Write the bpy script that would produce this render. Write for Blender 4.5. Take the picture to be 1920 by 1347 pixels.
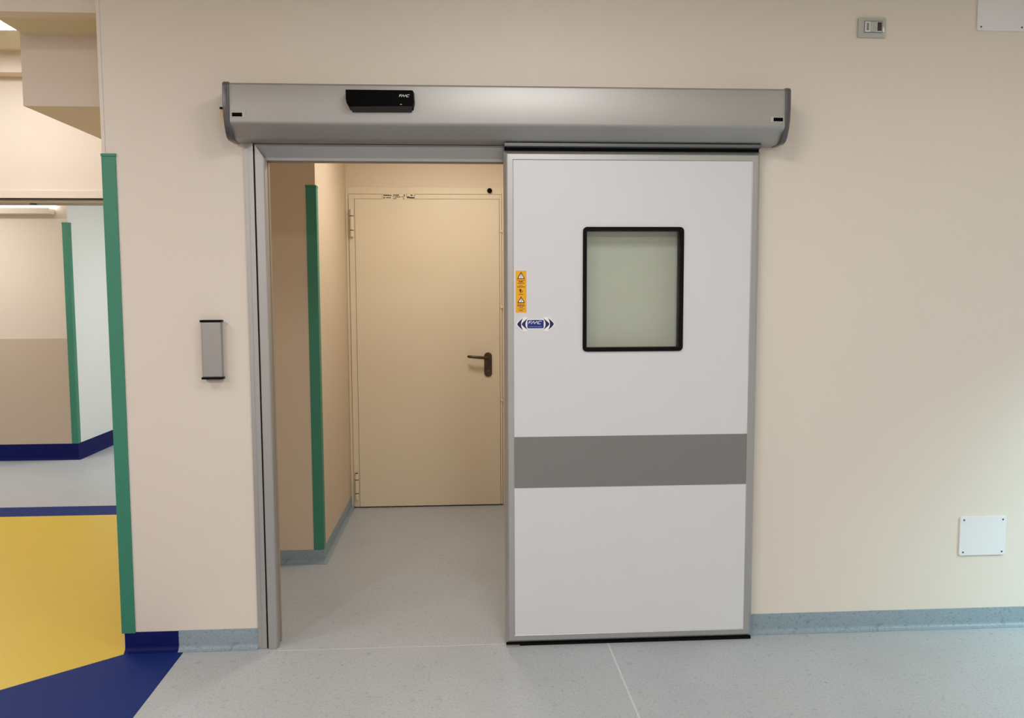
import bpy, bmesh, math
from mathutils import Vector, Matrix

for o in list(bpy.data.objects):
    bpy.data.objects.remove(o)
S = bpy.context.scene
COL = S.collection

# ------------------------------------------------------------------ camera
yaw, pitch, roll = 0.0619, -0.0806, -0.0039
fw = Vector((math.sin(yaw) * math.cos(pitch), math.cos(yaw) * math.cos(pitch), math.sin(pitch)))
rt = Vector((math.cos(yaw), -math.sin(yaw), 0))
up = rt.cross(fw)
r2 = rt * math.cos(roll) + up * math.sin(roll)
u2 = -rt * math.sin(roll) + up * math.cos(roll)
cam_data = bpy.data.cameras.new('camera')
cam = bpy.data.objects.new('camera', cam_data)
COL.objects.link(cam)
m3 = Matrix((r2, u2, -fw)).transposed()
cam.matrix_world = Matrix.Translation((0, -3.5959, 1.5625)) @ m3.to_4x4()
cam_data.sensor_fit = 'HORIZONTAL'
cam_data.sensor_width = 36.0
cam_data.lens = 1547.1 / 1920 * 36.0
cam_data.clip_start = 0.05
S.camera = cam

# ------------------------------------------------------------------ world, lamps, exposure
S.view_settings.view_transform = 'Standard'
S.view_settings.look = 'None'
S.view_settings.gamma = 1.0
S.view_settings.use_curve_mapping = False
S.view_settings.exposure = -0.05
S.cycles.use_denoising = True
S.cycles.max_bounces = 12
S.cycles.diffuse_bounces = 6
S.cycles.transparent_max_bounces = 16

w = bpy.data.worlds.new('World')
S.world = w
w.use_nodes = True
w.node_tree.nodes['Background'].inputs[0].default_value = (0.72, 0.9, 1.0, 1)
w.node_tree.nodes['Background'].inputs[1].default_value = 1.0


def lamp(name, loc, target, sx, sy, watts, col):
    l = bpy.data.lights.new(name, 'AREA')
    l.shape = 'RECTANGLE'
    l.size, l.size_y = sx, sy
    l.energy = watts
    l.color = col
    o = bpy.data.objects.new(name, l)
    COL.objects.link(o)
    o.location = loc
    d = Vector(target) - Vector(loc)
    o.rotation_euler = d.to_track_quat('-Z', 'Y').to_euler()
    return o


WARM = (1.0, 0.96, 0.95)
NEUT = (1.0, 0.99, 0.975)
# ceiling panels of the near room
lamp('ceiling_lamp', (0.35, -1.45, 2.97), (0.35, -1.45, 0), 0.6, 0.6, 17.5, NEUT)
lamp('ceiling_lamp', (-2.6, -1.45, 2.97), (-2.6, -1.45, 0), 0.6, 0.6, 22, WARM)
lamp('ceiling_lamp', (2.8, -1.6, 2.97), (2.8, -1.6, 0), 0.6, 0.6, 10, NEUT)
lamp('ceiling_lamp', (0.6, -4.0, 2.97), (0.6, -4.0, 0), 0.6, 0.6, 63, NEUT)
lamp('ceiling_lamp', (-2.6, -4.0, 2.97), (-2.6, -4.0, 0), 0.6, 0.6, 76, WARM)
# vestibule, corridor behind the lintel, recess
lamp('vestibule_lamp', (-0.05, 1.33, 2.68), (-0.05, 1.33, 0), 0.34, 0.34, 16.5, (1.0, 0.96, 0.89))
lamp('corridor_lamp', (-4.6, 3.35, 2.57), (-4.6, 3.35, 0), 0.6, 0.3, 25, (1.0, 0.96, 0.92))
lamp('recess_lamp', (-1.6, 5.0, 2.57), (-1.9, 5.0, 0), 0.9, 0.9, 62, (0.92, 1.0, 1.03))
# daylight outside the glazed opening in the right-hand wall
lamp('daylight', (4.5, -2.3, 3.15), (2.6, -0.1, 0.1), 1.5, 1.5, 320, (0.62, 0.95, 0.99))


# ------------------------------------------------------------------ materials
def lin(c):
    return tuple(((v / 255) / 12.92 if v / 255 <= 0.04045 else ((v / 255 + 0.055) / 1.055) ** 2.4) for v in c) + (1,)


def mat(name, rgb, rough=0.6, metal=0.0, vary=0.0, scale=3.0, bump=0.0, bscale=200.0, coat=0.0, spec=0.5):
    m = bpy.data.materials.new(name)
    m.use_nodes = True
    nt = m.node_tree
    p = nt.nodes['Principled BSDF']
    p.inputs['Roughness'].default_value = rough
    p.inputs['Metallic'].default_value = metal
    p.inputs['Coat Weight'].default_value = coat
    p.inputs['Specular IOR Level'].default_value = spec
    tc = nt.nodes.new('ShaderNodeTexCoord')
    c = lin(rgb)
    n = nt.nodes.new('ShaderNodeTexNoise')
    n.inputs['Scale'].default_value = scale
    n.inputs['Detail'].default_value = 3
    nt.links.new(tc.outputs['Object'], n.inputs['Vector'])
    mx = nt.nodes.new('ShaderNodeMix')
    mx.data_type = 'RGBA'
    mx.inputs[6].default_value = tuple(v * (1 - vary) for v in c[:3]) + (1,)
    mx.inputs[7].default_value = tuple(min(1, v * (1 + vary)) for v in c[:3]) + (1,)
    nt.links.new(n.outputs['Fac'], mx.inputs[0])
    nt.links.new(mx.outputs[2], p.inputs['Base Color'])
    if bump:
        n2 = nt.nodes.new('ShaderNodeTexNoise')
        n2.inputs['Scale'].default_value = bscale
        nt.links.new(tc.outputs['Object'], n2.inputs['Vector'])
        b = nt.nodes.new('ShaderNodeBump')
        b.inputs['Strength'].default_value = bump
        b.inputs['Distance'].default_value = 0.002
        nt.links.new(n2.outputs['Fac'], b.inputs['Height'])
        nt.links.new(b.outputs['Normal'], p.inputs['Normal'])
    return m


def speckle(name, rgb, dark, light, rough=0.42, amount=1.0, spec=0.4):
    """vinyl sheet: a flat colour with fine darker and lighter flecks"""
    m = bpy.data.materials.new(name)
    m.use_nodes = True
    nt = m.node_tree
    p = nt.nodes['Principled BSDF']
    p.inputs['Roughness'].default_value = rough
    p.inputs['Specular IOR Level'].default_value = spec
    tc = nt.nodes.new('ShaderNodeTexCoord')

    def noise(sc, det):
        n = nt.nodes.new('ShaderNodeTexNoise')
        n.inputs['Scale'].default_value = sc
        n.inputs['Detail'].default_value = det
        nt.links.new(tc.outputs['Object'], n.inputs['Vector'])
        return n.outputs['Fac']

    def ramp(src, a, b, hi):
        r = nt.nodes.new('ShaderNodeMapRange')
        r.inputs[1].default_value, r.inputs[2].default_value = a, b
        r.inputs[3].default_value, r.inputs[4].default_value = 0, hi * amount
        nt.links.new(src, r.inputs[0])
        return r.outputs[0]

    def mix(a, col, f):
        mx = nt.nodes.new('ShaderNodeMix')
        mx.data_type = 'RGBA'
        if isinstance(a, tuple):
            mx.inputs[6].default_value = a
        else:
            nt.links.new(a, mx.inputs[6])
        mx.inputs[7].default_value = col
        nt.links.new(f, mx.inputs[0])
        return mx.outputs[2]

    c = mix(lin(rgb), lin(dark), ramp(noise(95, 2), 0.56, 0.66, 0.5))
    c = mix(c, lin(light), ramp(noise(130, 2), 0.57, 0.66, 0.5))
    c = mix(c, lin(dark), ramp(noise(28, 3), 0.64, 0.70, 0.55))
    c = mix(c, lin(dark), ramp(noise(1.6, 4), 0.5, 0.75, 0.25))
    nt.links.new(c, p.inputs['Base Color'])
    b = nt.nodes.new('ShaderNodeBump')
    b.inputs['Strength'].default_value = 0.08
    b.inputs['Distance'].default_value = 0.001
    nt.links.new(noise(260, 1), b.inputs['Height'])
    nt.links.new(b.outputs['Normal'], p.inputs['Normal'])
    return m


def brushed(name, rgb, rough, metal=0.85, axis=0):
    m = mat(name, rgb, rough, metal, 0.03, 8)
    nt = m.node_tree
    p = nt.nodes['Principled BSDF']
    tc = nt.nodes.new('ShaderNodeTexCoord')
    mp = nt.nodes.new('ShaderNodeMapping')
    s = [900, 900, 900]
    s[axis] = 6
    mp.inputs['Scale'].default_value = s
    n = nt.nodes.new('ShaderNodeTexNoise')
    nt.links.new(tc.outputs['Object'], mp.inputs['Vector'])
    nt.links.new(mp.outputs[0], n.inputs['Vector'])
    b = nt.nodes.new('ShaderNodeBump')
    b.inputs['Strength'].default_value = 0.06
    b.inputs['Distance'].default_value = 0.001
    nt.links.new(n.outputs['Fac'], b.inputs['Height'])
    nt.links.new(b.outputs['Normal'], p.inputs['Normal'])
    return m


def glass(name, tint):
    m = bpy.data.materials.new(name)
    m.use_nodes = True
    nt = m.node_tree
    nt.nodes.remove(nt.nodes['Principled BSDF'])
    out = nt.nodes['Material Output']
    t = nt.nodes.new('ShaderNodeBsdfTransparent')
    t.inputs[0].default_value = tint
    g = nt.nodes.new('ShaderNodeBsdfGlossy')
    g.inputs['Roughness'].default_value = 0.03
    f = nt.nodes.new('ShaderNodeFresnel')
    ge = nt.nodes.new('ShaderNodeNewGeometry')
    mr = nt.nodes.new('ShaderNodeMapRange')
    mr.inputs[3].default_value, mr.inputs[4].default_value = 1.45, 1 / 1.45
    nt.links.new(ge.outputs['Backfacing'], mr.inputs[0])
    nt.links.new(mr.outputs[0], f.inputs[0])
    mx = nt.nodes.new('ShaderNodeMixShader')
    nt.links.new(f.outputs[0], mx.inputs[0])
    nt.links.new(t.outputs[0], mx.inputs[1])
    nt.links.new(g.outputs[0], mx.inputs[2])
    nt.links.new(mx.outputs[0], out.inputs[0])
    return m


def emit(name, col, strength):
    m = bpy.data.materials.new(name)
    m.use_nodes = True
    p = m.node_tree.nodes['Principled BSDF']
    p.inputs['Base Color'].default_value = (0.9, 0.9, 0.9, 1)
    p.inputs['Emission Color'].default_value = col
    p.inputs['Emission Strength'].default_value = strength
    return m


M = dict(
    wall=mat('wall_cream', (224, 214, 203), 0.55, vary=0.012, scale=1.2, bump=0.05, bscale=320),
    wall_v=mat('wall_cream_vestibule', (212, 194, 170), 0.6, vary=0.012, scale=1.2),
    wall_b=mat('wall_cream_back', (222, 206, 182), 0.6, vary=0.012, scale=1.2),
    wall_far=mat('wall_far', (220, 206, 192), 0.55, vary=0.012, scale=1.5),
    dado=mat('dado_vinyl', (194, 176, 156), 0.5, vary=0.015, scale=1.5),
    pale=mat('wall_far_lit', (224, 229, 228), 0.5, vary=0.01, scale=1.5),  # whiter copy of the far wall, recess light put into the colour
    ceil=mat('ceiling_white', (226, 220, 206), 0.8),
    soffit=mat('soffit_paint', (216, 208, 188), 0.75),
    floor=speckle('floor_vinyl_grey', (172, 176, 180), (140, 145, 151), (190, 193, 196), amount=1.0),
    cove=speckle('skirting_vinyl_grey', (134, 150, 160), (102, 118, 129), (156, 170, 179)),
    blue=speckle('floor_vinyl_blue', (22, 42, 108), (16, 36, 96), (30, 52, 120), 0.55, 0.6, 0.12),
    navy=mat('skirting_vinyl_blue', (8, 18, 84), 0.5, vary=0.04, scale=12, spec=0.12),
    yellow=speckle('floor_vinyl_yellow', (210, 180, 56), (202, 170, 50), (218, 190, 70), 0.4, 0.6),
    seam=mat('weld_bead', (196, 200, 200), 0.5, vary=0.05, scale=60),
    green=mat('guard_green', (56, 132, 108), 0.45, vary=0.04, scale=6),
    alu=brushed('aluminium_satin', (176, 174, 172), 0.52, 0.9),
    alu_v=brushed('aluminium_frame', (180, 179, 178), 0.45, 0.75, 2),
    alu_h=brushed('aluminium_header', (190, 189, 188), 0.45, 0.75, 0),
    alu_e=brushed('aluminium_switch', (168, 166, 165), 0.42, 0.75, 2),
    lining=mat('frame_lining', (168, 156, 140), 0.5, 0.35, 0.03, 5),  # tan base colour stands in for warm reflected light in the reveal
    cap=mat('cap_dark_grey', (96, 94, 96), 0.28, 0.35, 0.04, 9),
    darkrail=mat('rail_dark', (104, 107, 110), 0.45, 0.5, 0.04, 9),
    rubber=mat('black_rubber', (3, 3, 3), 0.6, 0, 0.1, 20, spec=0.15),
    blackp=mat('black_plastic', (1, 1, 1), 0.45, 0, 0.1, 20, spec=0.06),
    greyp=mat('grey_plastic_dark', (40, 42, 46), 0.4, 0, 0.05, 20),
    lam=mat('leaf_laminate', (214, 214, 218), 0.4, vary=0.008, scale=1.5),
    band=mat('kick_band_grey', (126, 126, 125), 0.42, 0.15, 0.015, 4),
    glass=glass('vision_glass', (0.952, 0.974, 0.965, 1)),
    pane=glass('window_glass', (0.95, 0.97, 0.97, 1)),
    cream=mat('fire_door_cream', (224, 210, 184), 0.45, vary=0.012, scale=2),
    brown=mat('handle_brown', (70, 52, 36), 0.35, 0.1, 0.08, 30),
    brass=mat('key_brass', (170, 140, 96), 0.35, 0.9, 0.05, 40),
    whitep=mat('white_plastic', (226, 226, 228), 0.4, vary=0.008, scale=5),
    greyw=mat('switch_grey', (182, 182, 176), 0.4, vary=0.01, scale=8),
    slot=mat('switch_slot', (138, 138, 134), 0.5, vary=0.02, scale=30),
    red=mat('switch_dark_red', (48, 8, 12), 0.25, vary=0.05, scale=40),
    screw=mat('screw_steel', (92, 92, 94), 0.35, 0.7, 0.05, 60),
    yel=mat('label_yellow', (236, 170, 16), 0.45, vary=0.02, scale=30),
    maroon=mat('label_print', (96, 26, 10), 0.5, vary=0.03, scale=60),
    white=mat('label_white', (238, 238, 240), 0.45, vary=0.01, scale=30),
    navyp=mat('badge_navy', (8, 16, 78), 0.4, vary=0.03, scale=40),
    bluep=mat('badge_blue', (14, 34, 128), 0.4, vary=0.03, scale=40),
    print=mat('plate_print', (66, 44, 26), 0.5, vary=0.05, scale=80),
    wfr=mat('window_frame_white', (225, 225, 225), 0.4, vary=0.01, scale=6),
    lum=emit('luminaire_diffuser', (1.0, 0.97, 0.94, 1), 19.0),
    wlum=emit('wall_light_diffuser', (1.0, 0.96, 0.92, 1), 5.0),
)

# ------------------------------------------------------------------ mesh helpers
WORLD = {}


def bx(bm, x0, x1, y0, y1, z0, z1):
    v = [bm.verts.new((x, y, z)) for x in (x0, x1) for y in (y0, y1) for z in (z0, z1)]
    for f in ((0, 1, 3, 2), (4, 6, 7, 5), (0, 4, 5, 1), (2, 3, 7, 6), (0, 2, 6, 4), (1, 5, 7, 3)):
        bm.faces.new([v[i] for i in f])


def loft(bm, a, b, cap=True):
    """closed loops a and b of equal length joined, with end caps"""
    va = [bm.verts.new(p) for p in a]
    vb = [bm.verts.new(p) for p in b]
    n = len(va)
    for i in range(n):
        bm.faces.new((va[i], va[(i + 1) % n], vb[(i + 1) % n], vb[i]))
    if cap:
        bm.faces.new(va[::-1])
        bm.faces.new(vb)


def tube(bm, pts, r, seg=12):
    pts = [Vector(p) for p in pts]
    rings = []
    for i, p in enumerate(pts):
        d = (pts[min(i + 1, len(pts) - 1)] - pts[max(i - 1, 0)]).normalized()
        a = d.cross(Vector((0, 0, 1)) if abs(d.z) < 0.9 else Vector((1, 0, 0))).normalized()
        b = d.cross(a)
        rr = r[i] if isinstance(r, (list, tuple)) else r
        rings.append([bm.verts.new(p + (a * math.cos(t) + b * math.sin(t)) * rr)
                      for t in [2 * math.pi * k / seg for k in range(seg)]])
    for q, s in zip(rings, rings[1:]):
        for k in range(seg):
            bm.faces.new((q[k], q[(k + 1) % seg], s[(k + 1) % seg], s[k]))
    bm.faces.new(rings[0][::-1])
    bm.faces.new(rings[-1])


def bevel(bm, w_, seg=2):
    bmesh.ops.recalc_face_normals(bm, faces=bm.faces)
    ed = [e for e in bm.edges if len(e.link_faces) == 2 and e.calc_face_angle(0) > 0.5]
    bmesh.ops.bevel(bm, geom=ed, offset=w_, segments=seg, affect='EDGES', profile=0.6, clamp_overlap=True)


def build(name, bm, m, parent=None, bev=0.0, smooth=False, origin=None, seg=2):
    if bev:
        bevel(bm, bev, seg)
    bmesh.ops.recalc_face_normals(bm, faces=bm.faces)
    if parent is not None:
        off = WORLD[parent.name]
    elif origin is not None:
        off = Vector(origin)
    else:
        c = [v.co for v in bm.verts]
        off = Vector(((min(v.x for v in c) + max(v.x for v in c)) / 2,
                      (min(v.y for v in c) + max(v.y for v in c)) / 2, min(v.z for v in c)))
    bmesh.ops.translate(bm, verts=bm.verts, vec=-off)
    me = bpy.data.meshes.new(name)
    bm.to_mesh(me)
    bm.free()
    me.materials.append(m)
    if smooth:
        for p in me.polygons:
            p.use_smooth = True
        try:
            me.set_sharp_from_angle(angle=math.radians(40))
        except Exception:
            pass
    o = bpy.data.objects.new(name, me)
    COL.objects.link(o)
    if parent is not None:
        o.parent = parent
    else:
        o.location = off
    WORLD[o.name] = off.copy()
    return o


def box(name, b, m, parent=None, bev=0.0, **k):
    bm = bmesh.new()
    bx(bm, *b)
    return build(name, bm, m, parent, bev, **k)


def thing(name, loc, label, cat, group=None):
    o = bpy.data.objects.new(name, None)
    o.empty_display_size = 0.05
    COL.objects.link(o)
    o.location = loc
    WORLD[o.name] = Vector(loc)
    return tag(o, label, cat, group)


def tag(o, label, cat, group=None):
    o['label'] = label
    o['category'] = cat
    if group:
        o['group'] = group
    return o


def struct(o):
    o['kind'] = 'structure'
    return o


def plan(name, pts, z0, z1, m, **k):
    """vertical prism over a floor-plan outline"""
    bm = bmesh.new()
    loft(bm, [(x, y, z0) for x, y in pts], [(x, y, z1) for x, y in pts])
    return build(name, bm, m, **k)


def elev(bm, pts, y0, y1):
    """outline in x, z given a thickness in y"""
    loft(bm, [(x, y0, z) for x, z in pts], [(x, y1, z) for x, z in pts])


def rrect(x0, x1, z0, z1, r, n=5):
    out = []
    for cx, cz, a in ((x1 - r, z1 - r, 0), (x0 + r, z1 - r, 90), (x0 + r, z0 + r, 180), (x1 - r, z0 + r, 270)):
        for k in range(n + 1):
            t = math.radians(a + 90 * k / n)
            out.append((cx + r * math.cos(t), cz + r * math.sin(t)))
    return out


def ring_plate(bm, outer, inner, y0, y1):
    """plate with a hole, outlines in x, z with any point counts"""
    b2 = bmesh.new()
    ed = []
    for loop in (outer, inner):
        vs = [b2.verts.new((x, y0, z)) for x, z in loop]
        ed += [b2.edges.new((vs[i], vs[(i + 1) % len(vs)])) for i in range(len(vs))]
    g = bmesh.ops.triangle_fill(b2, use_beauty=True, use_dissolve=False, edges=ed)
    fs = [f for f in g['geom'] if isinstance(f, bmesh.types.BMFace)]
    ex = bmesh.ops.extrude_face_region(b2, geom=fs)
    bmesh.ops.translate(b2, verts=[e for e in ex['geom'] if isinstance(e, bmesh.types.BMVert)], vec=(0, y1 - y0, 0))
    me = bpy.data.meshes.new('tmp')
    b2.to_mesh(me)
    b2.free()
    bm.from_mesh(me)
    bpy.data.meshes.remove(me)


def member(bm, side, rect, prof):
    """one mitred side of a rectangular frame; prof is a closed list of (inset, y)"""
    x0, x1, z0, z1 = rect
    def c(which, d, y):
        return {'bl': (x0 + d, y, z0 + d), 'br': (x1 - d, y, z0 + d), 'tl': (x0 + d, y, z1 - d), 'tr': (x1 - d, y, z1 - d)}[which]
    a, b = {'left': ('bl', 'tl'), 'right': ('br', 'tr'), 'top': ('tl', 'tr'), 'bottom': ('bl', 'br')}[side]
    loft(bm, [c(a, d, y) for d, y in prof], [c(b, d, y) for d, y in prof])


def skirting(name, p0, p1, n, m, h=0.09, m0=0.0, m1=0.0):
    """coved skirting from p0 to p1 on a wall with outward normal n (m0, m1 stretch it at mitred outside corners)"""
    prof = [(0, h), (0.003, h), (0.004, h - 0.002), (0.004, 0.024), (0.007, 0.013), (0.014, 0.006), (0.026, 0.0015), (0.026, 0.0005), (0, 0.0005)]
    d = (Vector((*p1, 0)) - Vector((*p0, 0))).normalized()
    nn = Vector((*n, 0))
    bm = bmesh.new()
    loft(bm, [Vector((*p0, 0)) + nn * a - d * (a * m0) + Vector((0, 0, z)) for a, z in prof],
         [Vector((*p1, 0)) + nn * a + d * (a * m1) + Vector((0, 0, z)) for a, z in prof])
    o = build(name, bm, m, smooth=True)
    return struct(o)


def strokes(bm, segs, ox, oz, s, y0, y1, wd, slant=0.0):
    for (xa, za, xb, zb) in segs:
        xa, xb = xa + slant * za, xb + slant * zb
        d = Vector((xb - xa, zb - za)).normalized() * wd / 2
        n = Vector((-d.y, d.x))
        q = [(xa - d.x * .3 + n.x, za - d.y * .3 + n.y), (xb + d.x * .3 + n.x, zb + d.y * .3 + n.y),
             (xb + d.x * .3 - n.x, zb + d.y * .3 - n.y), (xa - d.x * .3 - n.x, za - d.y * .3 - n.y)]
        elev(bm, [(ox + x * s, oz + z * s) for x, z in q], y0, y1)


FAAC = [(0, 0, 0, 1), (0, 1, 1.0, 1), (0, .5, .75, .5),
        (1.0, 0, 1.75, 1), (1.75, 1, 2.2, 0), (2.2, 0, 2.95, 1), (2.95, 1, 3.4, 0),
        (3.45, 0, 4.5, 0), (3.45, 0, 3.65, 1), (3.65, 1, 4.7, 1)]

# ------------------------------------------------------------------ setting: floor
H_NEAR, H_COR = 3.0, 3.18
fl = struct(box('floor', (-6.2, 3.6, -6.2, 7.4, -0.12, 0.0), M['floor'], origin=(0, 0, 0)))
bm = bmesh.new()
loft(bm, [(-5.0, -3.0, 0), (-1.222, -3.0, 0), (-1.222, -0.02, 0), (-1.246, -0.0, 0), (-1.474, 0.0, 0), (-1.474, -0.029, 0), (-5.0, -2.97, 0)],
     [(-5.0, -3.0, .0012), (-1.222, -3.0, .0012), (-1.222, -0.02, .0012), (-1.246, -0.0, .0012), (-1.474, 0.0, .0012), (-1.474, -0.029, .0012), (-5.0, -2.97, .0012)])
build('blue_border', bm, M['blue'], fl)
bm = bmesh.new()
yp = [(-5.0, -2.97), (-1.474, -0.029), (-1.474, 0.02), (-1.48, 2.31), (-5.0, 2.31)]
loft(bm, [(x, y, 0) for x, y in yp], [(x, y, .0014) for x, y in yp])
build('yellow_inlay', bm, M['yellow'], fl)
box('blue_threshold', (-5.0, -1.48, 2.31, 2.575, 0, .0012), M['blue'], fl)
box('weld_seam', (0.638, 0.646, -5.8, -0.03, 0, .0008), M['seam'], fl)
box('weld_seam', (-0.81, 0.2, -0.040, -0.036, 0, .0008), M['seam'], fl)

# main wall with the doorway
bm = bmesh.new()
elev(bm, [(-1.48, 0), (-.86, 0), (-.86, 2.19), (.255, 2.19), (.255, 0), (3.4, 0), (3.4, H_NEAR + .3), (-1.48, H_NEAR + .3)], 0, .1)
wf = struct(build('wall_front', bm, M['wall'], origin=(0, 0, 0)))
box('joint_strip', (.2385, .2415, -.0008, 0.002, 2.41, H_NEAR), M['wall'], wf)
struct(box('trim_1', (-1.486, -1.471, -.003, .05, 2.142, H_NEAR), M['wall'], bev=.002))
# right wall with a glazed opening down to the floor
bm = bmesh.new()
loft(bm, [(3.4, y, z) for y, z in [(-6, 0), (-2.0, 0), (-2.0, 1.85), (-.35, 1.85), (-.35, 0), (.1, 0), (.1, 3.3), (-6, 3.3)]],
     [(3.55, y, z) for y, z in [(-6, 0), (-2.0, 0), (-2.0, 1.85), (-.35, 1.85), (-.35, 0), (.1, 0), (.1, 3.3), (-6, 3.3)]])
struct(build('wall_right', bm, M['wall'], origin=(3.4, 0, 0)))
win = bpy.data.objects.new('window_1', None)
COL.objects.link(win)
win.location = (3.47, -1.175, 0)
WORLD['window_1'] = Vector(win.location)
struct(win)
bm = bmesh.new()
for b in ((3.44, 3.51, -2.0, -1.94, 0, 1.85), (3.44, 3.51, -.41, -.35, 0, 1.85), (3.44, 3.51, -1.94, -.41, 1.79, 1.85),
          (3.44, 3.51, -1.94, -.41, 0, .05), (3.44, 3.51, -1.205, -1.145, .05, 1.79)):
    bx(bm, *b)
build('window_frame', bm, M['wfr'], win)
box('pane', (3.47, 3.476, -1.94, -1.205, .05, 1.79), M['pane'], win)
box('pane', (3.47, 3.476, -1.145, -.41, .05, 1.79), M['pane'], win)
struct(box('wall_rear', (-6.2, 3.55, -6.15, -6.0, 0, 3.3), M['wall']))
struct(box('wall_left', (-5.15, -5.0, -6.0, 2.37, 0, 3.3), M['wall']))
struct(box('ceiling', (-5.0, 3.4, -6.0, 0.0, H_NEAR, H_NEAR + .1), M['ceil']))

# corridor on the left: bulkhead, soffit, dropped box, lintel wall
struct(box('wall_bulkhead', (-5.0, -1.48, .06, .14, 2.735, 3.3), M['wall']))
bm = bmesh.new()
bx(bm, -1.965, -1.48, .14, .40, 2.737, H_COR)
struct(build('ceiling_soffit', bm, M['soffit']))
struct(box('ceiling_dropped_box', (-1.992, -1.48, .40, 2.37, 2.424, H_COR), M['wall']))
struct(box('ceiling_corridor', (-5.0, -1.48, .10, 2.6, H_COR, H_COR + .1), M['ceil']))
struct(box('ceiling_beam', (-5.0, -1.985, 2.24, 2.37, 3.04, H_COR), M['wall']))
bm = bmesh.new()
elev(bm, [(-5.0, 0), (-4.7, 0), (-4.7, 2.225), (-1.62, 2.225), (-1.62, 0), (-1.48, 0), (-1.48, 3.3), (-5.0, 3.3)], 2.37, 2.58)
struct(build('wall_corridor', bm, M['wall'], origin=(-3, 2.37, 0)))
t2 = bpy.data.objects.new('trim_2', None)
COL.objects.link(t2)
t2.location = (-3.1, 2.36, 2.22)
WORLD['trim_2'] = Vector(t2.location)
struct(t2)
box('lintel_board', (-4.7, -1.5, 2.352, 2.37, 2.222, 2.278), M['wall'], t2, .004)
box('track', (-4.7, -1.62, 2.365, 2.57, 2.195, 2.222), M['lining'], t2)
box('seal', (-4.7, -1.5, 2.353, 2.366, 2.216, 2.2215), M['rubber'], t2)
bm = bmesh.new()
tube(bm, [(-2.98, 2.45, 2.196), (-2.98, 2.45, 2.187)], .022, 12)
build('track_stop', bm, M['darkrail'], t2)

# walls beyond the lintel
struct(plan('wall_far', [(-6.2, 4.37), (-3.63, 4.37), (-3.63, 7.2), (-6.2, 7.2)], 0, 2.7, M['wall_far'], origin=(-4.5, 4.37, 0)))
struct(box('wall_far_end', (-3.63, -.9, 7.2, 7.35, 0, 2.7), M['wall_far']))
struct(box('wall_far_right', (-1.05, -.9, 2.6, 7.2, 0, 2.7), M['wall_far']))
struct(box('wall_far_left', (-6.2, -6.05, 2.58, 4.37, 0, 2.7), M['wall_far']))
struct(box('ceiling_far', (-6.2, -.9, 2.58, 7.35, 2.6, 2.7), M['ceil']))
struct(box('trim_3', (-6.0, -3.626, 4.366, 4.37, .15, 1.148), M['dado']))
struct(box('trim_5', (-3.63, -3.628, 4.37, 7.2, 1.148, 2.6), M['pale']))  # thin skin carrying the lit tone of the return wall
struct(box('trim_4', (-3.63, -3.626, 4.37, 7.2, .15, 1.148), M['pale']))

# vestibule shell
struct(plan('wall_vestibule_left', [(-1.48, .1), (-1.38, .1), (-1.38, 1.144), (-.807, 1.144), (-.807, 2.6), (-1.48, 2.6)], 0, 3.3, M['wall_v'], origin=(-1.2, 1, 0)))
struct(box('wall_vestibule_back', (-.807, .6, 2.40, 2.6, 0, 3.3), M['wall_b']))
struct(box('wall_vestibule_right', (.42, .6, .1, 2.40, 0, 3.3), M['wall_v']))
struct(box('ceiling_vestibule', (-1.38, .42, .1, 2.40, 2.70, 2.8), M['ceil']))

# coved skirtings
skirting('baseboard_left', (-1.246, 0), (-.903, 0), (0, -1), M['cove'])
skirting('baseboard_corner', (-1.476, 0), (-1.246, 0), (0, -1), M['navy'], .088)
skirting('baseboard_right', (.30, 0), (3.4, 0), (0, -1), M['cove'])
skirting('baseboard_vestibule_front', (-1.38, 1.144), (-.807, 1.144), (0, -1), M['cove'], .08, 0, 1)
skirting('baseboard_vestibule_left', (-.807, 1.144), (-.807, 2.40), (1, 0), M['cove'], .085, 1, 0)
skirting('baseboard_vestibule_right', (.42, 2.37), (.42, .1), (-1, 0), M['cove'], .085)
skirting('baseboard_far', (-6.0, 4.366), (-3.626, 4.366), (0, -1), M['navy'], .152, 0, 1)
skirting('baseboard_far_return', (-3.626, 4.366), (-3.626, 7.2), (1, 0), M['navy'], .152, 1, 0)


# ------------------------------------------------------------------ green corner guards
def corner_guard(cx, cy, z0, z1, label, wing=.052, sx=1):
    """angle strip on an outside corner at (cx, cy); sx=+1: wall lies to the +x side, front wing faces -y"""
    t = thing('corner_guard', (cx, cy, z0), label, 'corner guard', None)
    a = .006
    pts = [(cx - sx * a, cy - a), (cx + sx * wing, cy - a), (cx + sx * wing, cy - .0005), (cx - sx * .0005, cy - .0005), (cx - sx * .0005, cy + wing), (cx - sx * a, cy + wing)]
    bm = bmesh.new()
    loft(bm, [(x, y, z0) for x, y in pts], [(x, y, z1 - .012) for x, y in pts])
    build('angle_strip', bm, M['green'], t, .0015)
    b = a + .002
    pts = [(cx - sx * b, cy - b), (cx + sx * (wing + .002), cy - b), (cx + sx * (wing + .002), cy - .0005), (cx - sx * .0005, cy - .0005), (cx - sx * .0005, cy + wing), (cx - sx * b, cy + wing)]
    bm = bmesh.new()
    loft(bm, [(x, y, z1 - .012) for x, y in pts], [(x, y, z1) for x, y in pts])
    build('end_cap', bm, M['green'], t, .002)
    return t


corner_guard(-1.482, 0, .084, 2.146, 'tall green corner guard on the near wall end beside the yellow floor')
corner_guard(-.807, 1.144, .08, 2.165, 'dark green corner guard seen through the doorway beside the cream fire door', sx=-1)
corner_guard(-3.626, 4.366, .153, 2.225, 'far green corner guard above the blue skirting in the side corridor', sx=-1)

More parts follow.
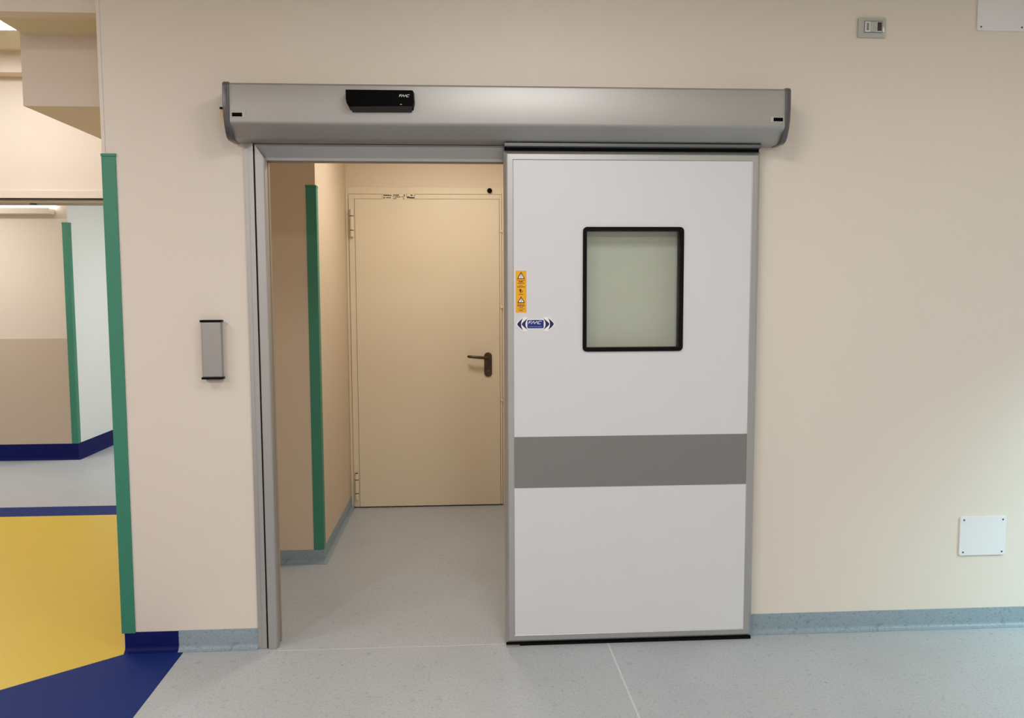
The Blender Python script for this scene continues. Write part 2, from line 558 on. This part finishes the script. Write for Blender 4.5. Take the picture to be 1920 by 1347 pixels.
# ------------------------------------------------------------------ doorway frame
fr = bpy.data.objects.new('door_1', None)
COL.objects.link(fr)
fr.location = (-.3, 0, 0)
WORLD['door_1'] = Vector(fr.location)
struct(fr)
bm = bmesh.new()
elev(bm, [(-.903, 0.001), (-.884, 0.001), (-.884, 2.19), (-.903, 2.19)], -.010, 0)
elev(bm, [(-.884, 0.001), (-.864, 0.001), (-.864, 2.19), (-.884, 2.19)], -.014, 0)
build('outer_jamb', bm, M['alu_v'], fr, .0015)
box('jamb_seal', (-.864, -.858, -.006, 0, 0.001, 2.19), M['rubber'], fr)
PF = [(0, 0), (0, -.014), (.003, -.017), (.036, -.017), (.041, -.012), (.041, .030), (.034, .030)]
PH = [(0, 0), (0, -.012), (.006, -.014), (.034, .022), (.041, .026), (.041, .038), (.030, .038)]
x0, x1, z1, kz = -.858, .262, 2.188, .062 / .041
bm = bmesh.new()
loft(bm, [(x0 + d, y, 0.001) for d, y in PF], [(x0 + d, y, z1 - d * kz) for d, y in PF])
build('jamb', bm, M['alu_v'], fr)
bm = bmesh.new()
loft(bm, [(x1 - d, y, 0.001) for d, y in PF], [(x1 - d, y, z1 - d * kz) for d, y in PF])
build('jamb', bm, M['alu_v'], fr)
bm = bmesh.new()
loft(bm, [(x0 + d, y, z1 - d * kz) for d, y in PH], [(x1 - d, y, z1 - d * kz) for d, y in PH])
build('header', bm, M['alu_h'], fr)
bm = bmesh.new()
bx(bm, -.86, -.822, .04, .1, 0.001, 2.19)
bx(bm, -.822, -.818, .058, .070, 0.001, 2.124)
build('lining', bm, M['lining'], fr)
bm = bmesh.new()
bx(bm, .226, .255, .04, .1, 0.001, 2.19)
bx(bm, .222, .226, .058, .070, 0.001, 2.124)
build('lining', bm, M['lining'], fr)
bm = bmesh.new()
bx(bm, -.822, .226, .04, .1, 2.128, 2.19)
bx(bm, -.822, .226, .058, .070, 2.122, 2.128)
build('lining', bm, M['lining'], fr)
box('head_gap_shade', (-.858, 1.28, -.013, -.001, 2.1885, 2.1915), M['rubber'], fr)  # black strip put in for the shadow in the gap under the cover

# ------------------------------------------------------------------ sliding door leaf
sd = thing('sliding_door', (.74, -.045, 0.01), 'light grey sliding hospital door with square window and dark grey band', 'door')
LR = (.187, 1.296, .012, 2.160)
hole = rrect(.530, .956, 1.312, 1.834, .012)
bm = bmesh.new()
ring_plate(bm, [(.222, .047), (1.261, .047), (1.261, 2.125), (.222, 2.125)], hole, -.066, -.022)
build('leaf_panel', bm, M['lam'], sd)
PL = [(0, -.020), (0, -.050), (.012, -.0655), (.016, -.0685), (.037, -.069), (.040, -.067), (.040, -.020)]
for s in ('left', 'right', 'top', 'bottom'):
    bm = bmesh.new()
    member(bm, s, LR, PL)
    build('edge_profile', bm, M['alu_v'], sd)
box('kick_band', (.2275, 1.2555, -.0675, -.064, .712, .937), M['band'], sd, .0006)
bm = bmesh.new()
ring_plate(bm, rrect(.524, .962, 1.306, 1.840, .018), rrect(.541, .945, 1.323, 1.823, .006), -.072, -.064)
ring_plate(bm, rrect(.530, .956, 1.312, 1.834, .012), rrect(.541, .945, 1.323, 1.823, .006), -.064, -.024)
build('window_gasket', bm, M['rubber'], sd)
box('glass_pane', (.541, .945, -.064, -.060, 1.323, 1.823), M['glass'], sd)
box('glass_pane', (.541, .945, -.030, -.026, 1.323, 1.823), M['glass'], sd)
box('bottom_seal', (.190, 1.292, -.062, -.026, .001, .0125), M['rubber'], sd)
box('top_seal', (.192, 1.292, -.046, -.026, 2.160, 2.176), M['rubber'], sd)
box('hanger_rail', (.189, 1.291, -.082, -.020, 2.1745, 2.1885), M['darkrail'], sd, .002)

# yellow warning label and blue badge stuck on the leaf
wl = thing('warning_label', (.2587, -.0665, 1.477), 'narrow yellow warning sticker with two triangles at left edge of sliding door', 'sticker')
box('backing', (.2358, .2815, -.0668, -.066, 1.4765, 1.6545), M['yel'], wl)
k = .000238


def LX(zx):
    return .2587 + (zx - 208) * k


def LZ(zy):
    return 1.6545 - (zy - 122) * k


for apex, base in ((138, 268), (578, 697)):
    bm = bmesh.new()
    elev(bm, [(LX(138), LZ(base)), (LX(278), LZ(base)), (LX(208), LZ(apex))], -.0670, -.0668)
    tr = build('triangle', bm, M['maroon'], wl)
    bm = bmesh.new()
    elev(bm, [(LX(162), LZ(base - 14)), (LX(254), LZ(base - 14)), (LX(208), LZ(apex + 34))], -.0672, -.0670)
    build('triangle_field', bm, M['white'], tr)
    bm = bmesh.new()
    elev(bm, [(LX(203), LZ(base - 20)), (LX(213), LZ(base - 20)), (LX(213), LZ(apex + 50)), (LX(203), LZ(apex + 50))], -.0674, -.0672)
    build('triangle_mark', bm, M['screw'], tr)
bm = bmesh.new()
for zy, wd, th in ((288, 150, 10), (318, 78, 20), (348, 120, 12), (384, 70, 9), (412, 140, 14), (546, 76, 11),
                   (720, 124, 12), (749, 134, 18), (780, 60, 11), (806, 120, 8), (836, 72, 14)):
    xa = 208 - wd / 2
    i = 0
    while xa < 208 + wd / 2 - 4:
        ln = (24, 34, 18, 28)[i % 4]
        xb = min(xa + ln, 208 + wd / 2)
        bx(bm, LX(xa), LX(xb), -.0670, -.0668, LZ(zy + th / 2), LZ(zy - th / 2))
        xa = xb + 5
        i += 1
build('print', bm, M['maroon'], wl)['kind'] = 'stuff'
bm = bmesh.new()
elev(bm, [(LX(180 + 20 * math.cos(t) + 15), LZ(472 + 26 * math.sin(t))) for t in [i * math.pi / 6 for i in range(12)]], -.0670, -.0668)
elev(bm, [(LX(186), LZ(490)), (LX(206), LZ(490)), (LX(210), LZ(522)), (LX(196), LZ(522))], -.0670, -.0668)
elev(bm, [(LX(222), LZ(515)), (LX(236), LZ(510)), (LX(232), LZ(470)), (LX(222), LZ(478))], -.0670, -.0668)
build('hand_symbol', bm, M['maroon'], wl)

bd = thing('door_badge', (.32, -.0665, 1.40), 'blue and white arrow shaped maker badge below the yellow sticker on the sliding door', 'sticker')
BX, BZ = .3205, 1.4262


def bp(pts):
    return [(BX + x * k, BZ + z * k) for x, z in pts]


def crescent(tip, inn, topx, h, n=8, g=0.0):
    """left-pointing blade; g grows it into a backing"""
    out = []
    for i in range(n + 1):
        t = i / n
        z = h - 2 * h * t
        q = 1 - abs(z / h) ** 1.35
        out.append((topx + (tip - topx) * q - (g if abs(z) < h else 0), z * (1 + g / h)))
    for i in range(1, n):
        t = i / n
        z = -h + 2 * h * t
        q = 1 - (z / h) ** 2
        out.append((topx + (inn - topx) * q + g, z))
    return out


def mirror(p):
    return [(-x, z) for x, z in p][::-1]


C1 = crescent(-333, -262, -222, 112)
C2 = crescent(-252, -182, -136, 106)
bm = bmesh.new()
elev(bm, bp([(-352, 0), (-338, 26), (-300, 66), (-232, 128), (-150, 122), (-128, 92), (128, 92), (150, 122), (232, 128), (300, 66), (338, 26), (352, 0),
             (338, -26), (300, -66), (232, -128), (150, -122), (128, -92), (-128, -92), (-150, -122), (-232, -128), (-300, -66), (-338, -26)]), -.0668, -.066)
build('backing', bm, M['white'], bd)
for c in (C1, C2, mirror(C1), mirror(C2)):
    bm = bmesh.new()
    elev(bm, bp(c), -.0671, -.0668)
    build('chevron', bm, M['navyp'], bd)
bm = bmesh.new()
elev(bm, bp(rrect(-148, 148, -76, 76, 24)), -.0671, -.0668)
cp = build('center_plate', bm, M['bluep'], bd)
bm = bmesh.new()
strokes(bm, FAAC, BX - 126 * k, BZ + 6 * k, 48 * k, -.0674, -.0671, .20, .25)
build('lettering', bm, M['white'], cp)
bm = bmesh.new()
for i in range(9):
    bx(bm, BX + (-118 + i * 27) * k, BX + (-102 + i * 27) * k, -.0673, -.0671, BZ - 50 * k, BZ - 45 * k)
build('fine_print', bm, M['white'], cp)['kind'] = 'stuff'

box_fg = box('floor_guide', (.190, .249, -.074, -.062, .0005, .0075), M['alu'], bev=.001)
tag(box_fg, 'small metal floor guide under the left bottom corner of the sliding door', 'door guide')

# ------------------------------------------------------------------ door operator
op = thing('door_operator', (.22, 0, 2.19), 'long silver sliding door operator cover mounted above the doorway', 'door operator')
prof = [(-.003, 2.404), (-.150, 2.404), (-.156, 2.400), (-.158, 2.394), (-.157, 2.254)]
prof += [(-.1555, 2.248), (-.152, 2.2425), (-.147, 2.238), (-.096, 2.200), (-.088, 2.195), (-.078, 2.192)]
prof += [(-.060, 2.190), (-.003, 2.190)]
bm = bmesh.new()
loft(bm, [(-.917, y, z) for y, z in prof], [(1.360, y, z) for y, z in prof])
build('cover', bm, M['alu'], op, smooth=True)
capp = [(-.003, 2.409), (-.148, 2.409), (-.160, 2.404), (-.166, 2.394), (-.166, 2.33), (-.162, 2.275), (-.152, 2.240), (-.135, 2.208), (-.118, 2.192), (-.095, 2.186), (-.003, 2.188)]
for xa, xb in ((-.942, -.917), (1.360, 1.381)):
    bm = bmesh.new()
    loft(bm, [(xa, y, z) for y, z in capp], [(xb, y, z) for y, z in capp])
    build('end_cap', bm, M['cap'], op, .004, True, seg=3)
for xa, xb in ((-.909, -.855), (1.298, 1.352)):
    pl = box('badge_plate', (xa, xb, -.1595, -.157, 2.266, 2.289), M['greyw'], op, .001)
    dx = .002 if xa < 0 else .012
    box('badge_field', (xa + dx, xa + dx + .040, -.1605, -.1593, 2.270, 2.285), M['blackp'], pl)
bm = bmesh.new()
tube(bm, [(-.940, -.095, 2.318), (-.958, -.095, 2.318)], .011, 14)
build('lock_cylinder', bm, M['alu'], op)
# key hanging in the lock
ky = thing('key', (-.966, -.095, 2.25), 'small key hanging at the lock on the operator cover left end', 'key')
box('key_head', (-.972, -.958, -.100, -.090, 2.312, 2.320), M['blackp'], ky, .001)
bm = bmesh.new()
ring_plate(bm, [(-.966 + .008 * math.cos(t), 2.293 + .009 * math.sin(t)) for t in [i * math.pi / 8 for i in range(16)]],
           [(-.966 + .004 * math.cos(t), 2.293 + .0045 * math.sin(t)) for t in [i * math.pi / 8 for i in range(16)]], -.096, -.094)
bx(bm, -.9685, -.9635, -.096, -.094, 2.302, 2.312)
build('bow', bm, M['brass'], ky)
bm = bmesh.new()
elev(bm, [(-.9685, 2.285), (-.9635, 2.285), (-.9635, 2.256), (-.966, 2.252), (-.9685, 2.258), (-.9675, 2.264), (-.9685, 2.27)], -.096, -.094)
build('blade', bm, M['brass'], ky)

# motion sensor on the operator
ms = thing('motion_sensor', (-.317, -.158, 2.294), 'black rectangular motion sensor on the silver operator cover', 'sensor')
bm = bmesh.new()
fr_ = [(-.449, 2.370), (-.186, 2.370), (-.181, 2.366), (-.179, 2.325), (-.184, 2.311), (-.438, 2.307), (-.446, 2.318), (-.449, 2.335)]
bk_ = [(-.451, 2.373), (-.184, 2.373), (-.179, 2.368), (-.177, 2.325), (-.183, 2.300), (-.436, 2.298), (-.447, 2.318), (-.451, 2.335)]
loft(bm, [(x, -.205, z) for x, z in fr_], [(x, -.158, z) for x, z in bk_])
build('housing', bm, M['blackp'], ms, .002)
bm = bmesh.new()
loft(bm, [(-.436, -.200, 2.3075), (-.186, -.200, 2.3105), (-.190, -.163, 2.292), (-.428, -.163, 2.290)],
     [(-.436, -.196, 2.3065), (-.186, -.196, 2.3095), (-.190, -.158, 2.296), (-.428, -.158, 2.296)])
build('lens', bm, M['greyp'], ms)
bm = bmesh.new()
strokes(bm, FAAC, -.2370, 2.3435, .0083, -.2060, -.2048, .17, .25)
build('lettering', bm, M['white'], ms)
box('indicator', (-.234, -.227, -.2058, -.2048, 2.3125, 2.3150), M['greyw'], ms)

# ------------------------------------------------------------------ elbow switch on the left wall
es = thing('elbow_switch', (-1.062, 0, 1.197), 'vertical silver elbow switch with black ends on the wall left of the doorway', 'switch')
box('mount', (-1.088, -1.030, -.012, 0, 1.190, 1.443), M['alu_e'], es, .001)
box('face_plate', (-1.0955, -1.0125, -.040, -.010, 1.206, 1.444), M['alu_e'], es, .006)
for za, zb in ((1.4415, 1.451), (1.199, 1.2085)):
    box('end_cap', (-1.099, -1.009, -.044, -.008, za, zb), M['rubber'], es, .003)


# ------------------------------------------------------------------ blank plates and small socket plate on the right wall
def blank_plate(xc, z0, label):
    t = thing('blank_plate', (xc, 0, z0), label, 'cover plate', 'screwed blank cover plates')
    bm = bmesh.new()
    elev(bm, rrect(xc - .111, xc + .111, z0, z0 + .183, .008, 3), -.008, 0)
    build('plate', bm, M['whitep'], t, .003)
    for sx in (-1, 1):
        for sz in (.016, .167):
            bm = bmesh.new()
            tube(bm, [(xc + sx * .093, -.0079, z0 + sz), (xc + sx * .093, -.009, z0 + sz)], .0042, 10)
            build('screw', bm, M['screw'], t)
    return t


blank_plate(2.397, .342, 'white square blank cover plate low on the right wall above the skirting')
blank_plate(2.382, 2.700, 'white blank cover plate high on the right wall cut by the top frame edge')

sp = thing('switch_plate', (1.796, 0, 2.662), 'small grey wall plate with dark red indicator high on the right wall', 'switch')
bm = bmesh.new()
elev(bm, rrect(1.735, 1.857, 2.662, 2.746, .005, 3), -.010, 0)
build('plate', bm, M['greyw'], sp, .003)
bm = bmesh.new()
ring_plate(bm, [(1.760, 2.682), (1.842, 2.682), (1.842, 2.732), (1.760, 2.732)], [(1.763, 2.685), (1.839, 2.685), (1.839, 2.729), (1.763, 2.729)], -.013, -.010)
build('module_frame', bm, M['slot'], sp)
md = box('module', (1.7635, 1.787, -.014, -.010, 2.6855, 2.7285), M['whitep'], sp, .001)
box('slot', (1.769, 1.781, -.0146, -.0138, 2.691, 2.723), M['slot'], md)
box('module', (1.788, 1.813, -.0135, -.010, 2.6855, 2.7285), M['greyw'], sp, .001)
md = box('module', (1.814, 1.8385, -.0135, -.010, 2.6855, 2.7285), M['whitep'], sp, .001)
box('indicator', (1.818, 1.8365, -.016, -.0130, 2.689, 2.7255), M['red'], md, .001)
bm = bmesh.new()
elev(bm, [(1.843, 2.709), (1.849, 2.700), (1.852, 2.686), (1.842, 2.686)], -.013, -.0095)
build('plate_glint', bm, M['white'], sp)  # white chip modelled in place of a bright reflection on the plate

# ------------------------------------------------------------------ cream fire door at the back of the vestibule
d2 = bpy.data.objects.new('door_2', None)
COL.objects.link(d2)
d2.location = (-.25, 2.39, 0)
WORLD['door_2'] = Vector(d2.location)
struct(d2)
box('frame_side', (-.806, -.786, 2.376, 2.40, .001, 2.31), M['cream'], d2, .002)
box('frame_side', (.300, .36, 2.376, 2.40, .001, 2.31), M['cream'], d2, .002)
box('frame_head', (-.786, .300, 2.376, 2.40, 2.262, 2.31), M['cream'], d2, .002)
fd = thing('fire_door', (-.25, 2.37, .008), 'plain cream steel fire door with brown lever handle at the back of the vestibule', 'door')
box('panel', (-.742, .282, 2.362, 2.394, .010, 2.225), M['cream'], fd, .003)
for b in ((-.784, -.744, 2.366, 2.394, .010, 2.259), (.284, .298, 2.366, 2.394, .010, 2.259), (-.744, .284, 2.366, 2.394, 2.227, 2.259)):
    box('edge_lip', b, M['cream'], fd, .0025)
for zc in (2.055, .163):
    h = bmesh.new()
    tube(h, [(-.762, 2.352, zc - .095), (-.762, 2.352, zc + .095)], .0135, 14)
    hg = build('hinge', h, M['cream'], fd, smooth=True)
    for dz in (-.05, .05):
        h = bmesh.new()
        tube(h, [(-.762, 2.352, zc + dz - .003), (-.762, 2.352, zc + dz + .003)], .0139, 14)
        build('hinge_ring', h, M['print'], hg)
    h = bmesh.new()
    tube(h, [(-.762, 2.352, zc + .095), (-.762, 2.352, zc + .099)], .011, 14)
    build('hinge_cap', h, M['print' if zc < 1 else 'cream'], hg)
dh = bmesh.new()
elev(dh, rrect(.167, .223, .954, 1.130, .026, 5), 2.355, 2.362)
hp = build('handle_plate', dh, M['brown'], fd, .001)
dh = bmesh.new()
tube(dh, [(.195, 2.356, 1.093), (.195, 2.325, 1.093), (.188, 2.312, 1.094), (.172, 2.306, 1.095), (.10, 2.306, 1.100), (.062, 2.308, 1.104), (.050, 2.316, 1.105)],
     [.012, .011, .011, .011, .0105, .0105, .009], 12)
build('lever', dh, M['brown'], hp, smooth=True)
dh = bmesh.new()
tube(dh, [(.195, 2.3555, .995), (.195, 2.3535, .995)], .010, 12)
build('keyhole', dh, M['screw'], hp)
for z_ in (1.457, .78, 2.0):
    box('latch_tab', (.284, .303, 2.359, 2.367, z_ - .008, z_ + .008), M['cream'], fd, .002)
pk = .000201
pb = box('rating_plate', (-.545, -.318, 2.3605, 2.3622, 2.222, 2.260), M['cream'], fd, .0004)
bm = bmesh.new()


def PX(zx):
    return -.5375 + (zx - 365) * pk


def PZ(zy):
    return 2.2515 - (zy - 320) * pk


for xa, xb, ya, yb in ((365, 400, 292, 345), (408, 500, 300, 342), (508, 570, 300, 345), (578, 650, 312, 345), (700, 770, 298, 330), (778, 910, 300, 332), (1070, 1115, 295, 340),
                       (1168, 1184, 285, 345), (1310, 1392, 300, 336), (1430, 1465, 308, 335), (690, 740, 366, 386), (760, 960, 366, 392), (985, 1110, 370, 386),
                       (365, 415, 386, 428), (465, 530, 388, 420), (540, 620, 390, 420), (700, 820, 425, 446), (1040, 1100, 430, 450), (1180, 1270, 360, 420), (1270, 1450, 378, 432)):
    bx(bm, PX(xa), PX(xb), 2.3597, 2.3605, PZ(yb), PZ(ya))
build('print', bm, M['print'], pb)['kind'] = 'stuff'
bm = bmesh.new()
tube(bm, [(.214, 2.376, 2.287), (.214, 2.358, 2.287)], .0175, 16)
tag(build('door_contact', bm, M['blackp'], None, .002), 'small round black contact on the frame above the cream fire door', 'door contact')

# ------------------------------------------------------------------ luminaires that show
cl = thing('ceiling_light', (-3.0, 1.45, 3.17), 'bright ceiling panel light in the side corridor at the top left edge', 'ceiling light')
box('diffuser', (-3.32, -2.68, 1.14, 1.745, 3.170, 3.176), M['lum'], cl)
bm = bmesh.new()
for b in ((-3.35, -2.65, 1.11, 1.14, 3.165, 3.18), (-3.35, -2.65, 1.745, 1.775, 3.165, 3.18), (-3.35, -3.32, 1.14, 1.745, 3.165, 3.18), (-2.68, -2.65, 1.14, 1.745, 3.165, 3.18)):
    bx(bm, *b)
build('frame', bm, M['wfr'], cl)
wt = thing('wall_light', (-4.4, 4.37, 2.29), 'long white wall light high on the far corridor wall, glowing along its top', 'wall light')
box('body', (-5.2, -3.735, 4.25, 4.37, 2.295, 2.350), M['wall_far'], wt, .003)
box('diffuser', (-5.2, -3.725, 4.245, 4.37, 2.350, 2.388), M['wlum'], wt, .004)
